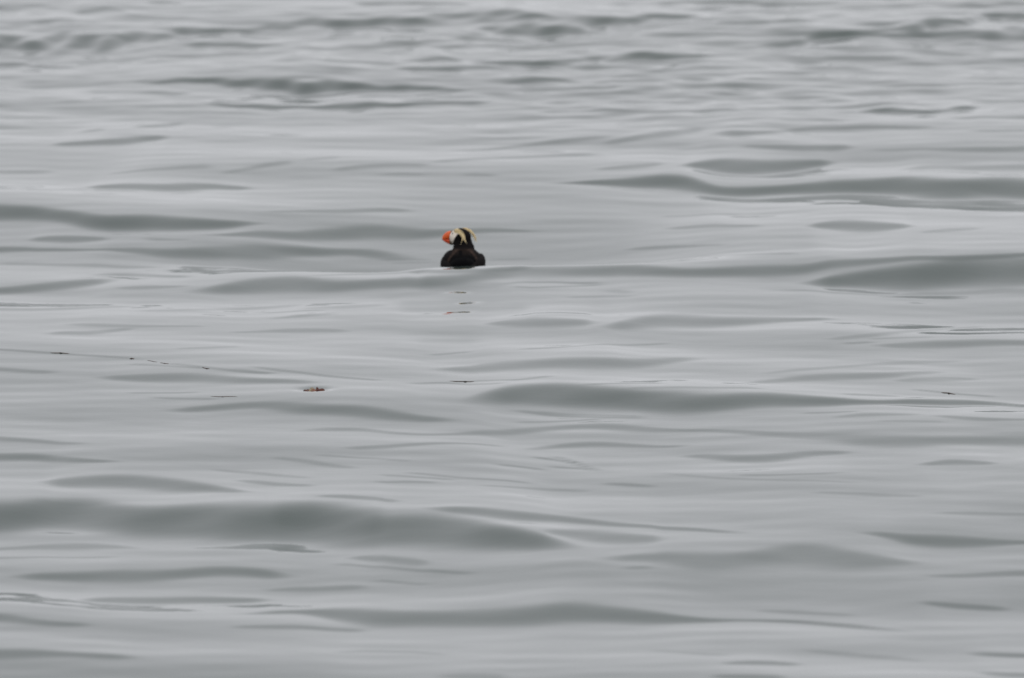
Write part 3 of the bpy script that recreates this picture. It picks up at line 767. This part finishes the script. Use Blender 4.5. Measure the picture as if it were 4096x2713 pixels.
# ------------------------------------------------------------------ floating bits of weed
def frond(name, prof, depth, m, seed, parent, lean=.3):
    """crumpled blade: prof = (x, height) stations in metres above the water, front and back edges dip under"""
    rnd = random.Random(seed)
    px = [p[0] for p in prof]; pz = [p[1] for p in prof]
    nxp = 34; nyp = 11
    bm = bmesh.new(); top = []; bot = []
    for i in range(nxp):
        x = px[0] + (px[-1] - px[0]) * i / (nxp - 1)
        h = float(np.interp(x, px, pz))
        ra, rb = [], []
        for j in range(nyp):
            v_ = j / (nyp - 1) * 2 - 1
            e = 1 - abs(v_) ** 1.6
            zz = h * e * (1 + .18 * math.sin(x * 900 + j * 1.3 + seed)) - .004 * (1 - e) + .0008 * math.sin(x * 1500 + j * 2)
            y = v_ * depth * (.6 + .4 * math.sin(x * 300 + seed) ** 2) + lean * zz + .002 * math.sin(x * 400)
            ra.append(bm.verts.new((x + .0008 * math.sin(j * 2 + i), y, zz)))
            rb.append(bm.verts.new((x + .0008 * math.sin(j * 2 + i), y, zz - .0016)))
        top.append(ra); bot.append(rb)
    for i in range(nxp - 1):
        for j in range(nyp - 1):
            bm.faces.new((top[i][j], top[i + 1][j], top[i + 1][j + 1], top[i][j + 1]))
            bm.faces.new((bot[i][j], bot[i][j + 1], bot[i + 1][j + 1], bot[i + 1][j]))
    for i in range(nxp - 1):
        bm.faces.new((top[i][0], bot[i][0], bot[i + 1][0], top[i + 1][0]))
        bm.faces.new((top[i][-1], top[i + 1][-1], bot[i + 1][-1], bot[i][-1]))
    for j in range(nyp - 1):
        bm.faces.new((top[0][j], top[0][j + 1], bot[0][j + 1], bot[0][j]))
        bm.faces.new((top[-1][j], bot[-1][j], bot[-1][j + 1], top[-1][j + 1]))
    bmesh.ops.recalc_face_normals(bm, faces=bm.faces)
    for f_ in bm.faces: f_.smooth = True
    me = bpy.data.meshes.new(name); bm.to_mesh(me); bm.free()
    return link(name, me, m, parent)

def tube(name, pts, rad, m, parent, seg=7):
    bm = bmesh.new(); prev = None
    pts = [Vector(p) for p in pts]
    first = None
    for i, p in enumerate(pts):
        t = (pts[min(i + 1, len(pts) - 1)] - pts[max(i - 1, 0)]).normalized()
        s = t.cross(Vector((0, 0, 1)))
        s = s.normalized() if s.length > 1e-4 else Vector((1, 0, 0))
        u = s.cross(t)
        r = rad[i] if isinstance(rad, (list, tuple)) else rad
        ring = [bm.verts.new(p + r * (math.cos(a) * s + math.sin(a) * u)) for a in [2 * math.pi * k / seg for k in range(seg)]]
        if prev:
            for k in range(seg):
                bm.faces.new((prev[k], prev[(k + 1) % seg], ring[(k + 1) % seg], ring[k]))
        else:
            first = ring
        prev = ring
    bm.faces.new(first); bm.faces.new(prev[::-1])
    bmesh.ops.recalc_face_normals(bm, faces=bm.faces)
    for f_ in bm.faces: f_.smooth = True
    me = bpy.data.meshes.new(name); bm.to_mesh(me); bm.free()
    return link(name, me, m, parent)

def root(name, x, y, dz, label, cat, group=None):
    o = bpy.data.objects.new(name, None); C.objects.link(o)
    o.location = (x, y, level(x, y) + dz); o.empty_display_size = .03
    tag(o, label, cat, group)
    return o
M_PALE = mottled('bleached_weed', (.28, .22, .145), (.36, .30, .20), 120, .6, .4)
M_PINK = mottled('reddish_weed', (.19, .08, .06), (.26, .14, .10), 160, .55, .4)
M_MAR = mottled('maroon_weed', (.060, .012, .014), (.13, .045, .022), 130, .35, .4)
M_DARK = mottled('dark_weed', (.09, .06, .055), (.13, .09, .08), 60, .4, .3)
DX, DY = -0.8405, 54.98
pale = root('weed_scrap', DX - .0215, DY, 0, 'pale bleached scrap of seaweed with reddish lobe, left of the maroon piece', 'seaweed')
frond('blade', [(-.006, .003), (-.002, .008), (.004, .013), (.010, .0165), (.014, .0145), (.018, .0095), (.024, .008)], .011, M_PALE, 2, pale)
o_ = frond('lobe', [(.006, .004), (.011, .0085), (.017, .0105), (.0215, .0095), (.026, .003)], .007, M_PINK, 5, pale)
o_.location = (0, -.006, 0); o_['label'] = 'reddish lobe'
tube('stipe', [(-.026, 0, .002), (-.021, -.002, .006), (-.017, 0, .0055), (-.014, .001, .0035), (-.010, -.001, .007), (-.005, 0, .006), (-.001, .001, .001)], [.0022, .0028, .0024, .002, .0026, .0022, .0015], M_MAR, pale)
tube('stipe', [(-.023, -.004, -.001), (-.017, -.004, .002), (-.010, -.004, .0015), (-.004, -.004, .003), (.002, -.004, -.001)], .002, M_PINK, pale)
mar = root('weed_scrap', DX + .0235, DY + .002, 0, 'dark maroon scrap of seaweed with one upright fin, right of the pale piece', 'seaweed')
frond('blade', [(-.021, .001), (-.0185, .006), (-.0165, .0145), (-.015, .0165), (-.012, .0145), (-.008, .0095), (-.004, .008), (.003, .009), (.010, .0098), (.015, .009), (.018, .006), (.021, .001)], .010, M_MAR, 3, mar)
o_ = frond('lobe', [(-.006, .002), (.002, .0045), (.010, .0045), (.016, .005), (.019, .001)], .0125, M_PINK, 9, mar)
o_['label'] = 'paler reddish fold along the water'
tube('stipe', [(.018, -.002, .001), (.023, -.006, .0006), (.028, -.008, .0002), (.031, -.009, -.001)], .0014, M_DARK, mar)

# thin dark strands lying at the surface along the slick lines
def strand(x, y, L, r, ang, label, seed):
    o = root('weed_strand', x, y, 0, label, 'seaweed', 'thin dark weed strands lying in the slick')
    rnd = random.Random(seed); r *= .7
    pts = []; rr_ = []
    for i in range(12):
        t = i / 11 - .5
        lx = L * t; ly = L * t * ang + .004 * math.sin(t * 7 + seed)
        pts.append((lx, ly, level(x + lx, y + ly) - o.location.z + r * .15))
        rr_.append(r * (1 - (2 * t) ** 4 * .8))
    tube('stem', pts, rr_, M_DARK, o)
    k = rnd.randint(4, 7)
    p = pts[k]
    tube('leaf', [(p[0], p[1], p[2]), (p[0] + .3 * L * .3, p[1] - .002 + .1 * L * ang, p[2] + r), (p[0] + .3 * L * .6, p[1] - .003 + .2 * L * ang, p[2])], [r * .8, r * .7, r * .3], M_DARK, o)
    return o
strand(-1.970, 56.27, .085, .0030, -.3, 'thickest dark strand of weed near the left edge of the view', 1)
strand(-1.651, 56.08, .022, .0034, -.4, 'tiny dark knot of weed on the upper slick line, between two strands', 2)
strand(-1.560, 55.97, .045, .0018, -1.6, 'short faint strand just right of the tiny dark knot', 3)
strand(-1.505, 55.88, .040, .0022, -1.2, 'short dark strand midway between the left edge and the seaweed scraps', 4)
strand(-1.321, 55.70, .034, .0026, -1.4, 'dark strand on the slick line above the left end of the broad grey wavelet', 5)
strand(-1.223, 54.80, .115, .0020, -.3, 'long thin brown strand left of and below the seaweed scraps', 6)
strand(-.215, 55.42, .105, .0022, .1, 'long thin brown strand in the centre below the bird', 7)
strand(1.866, 55.18, .060, .0030, -.8, 'dark strand with a blade, alone near the right edge', 8)
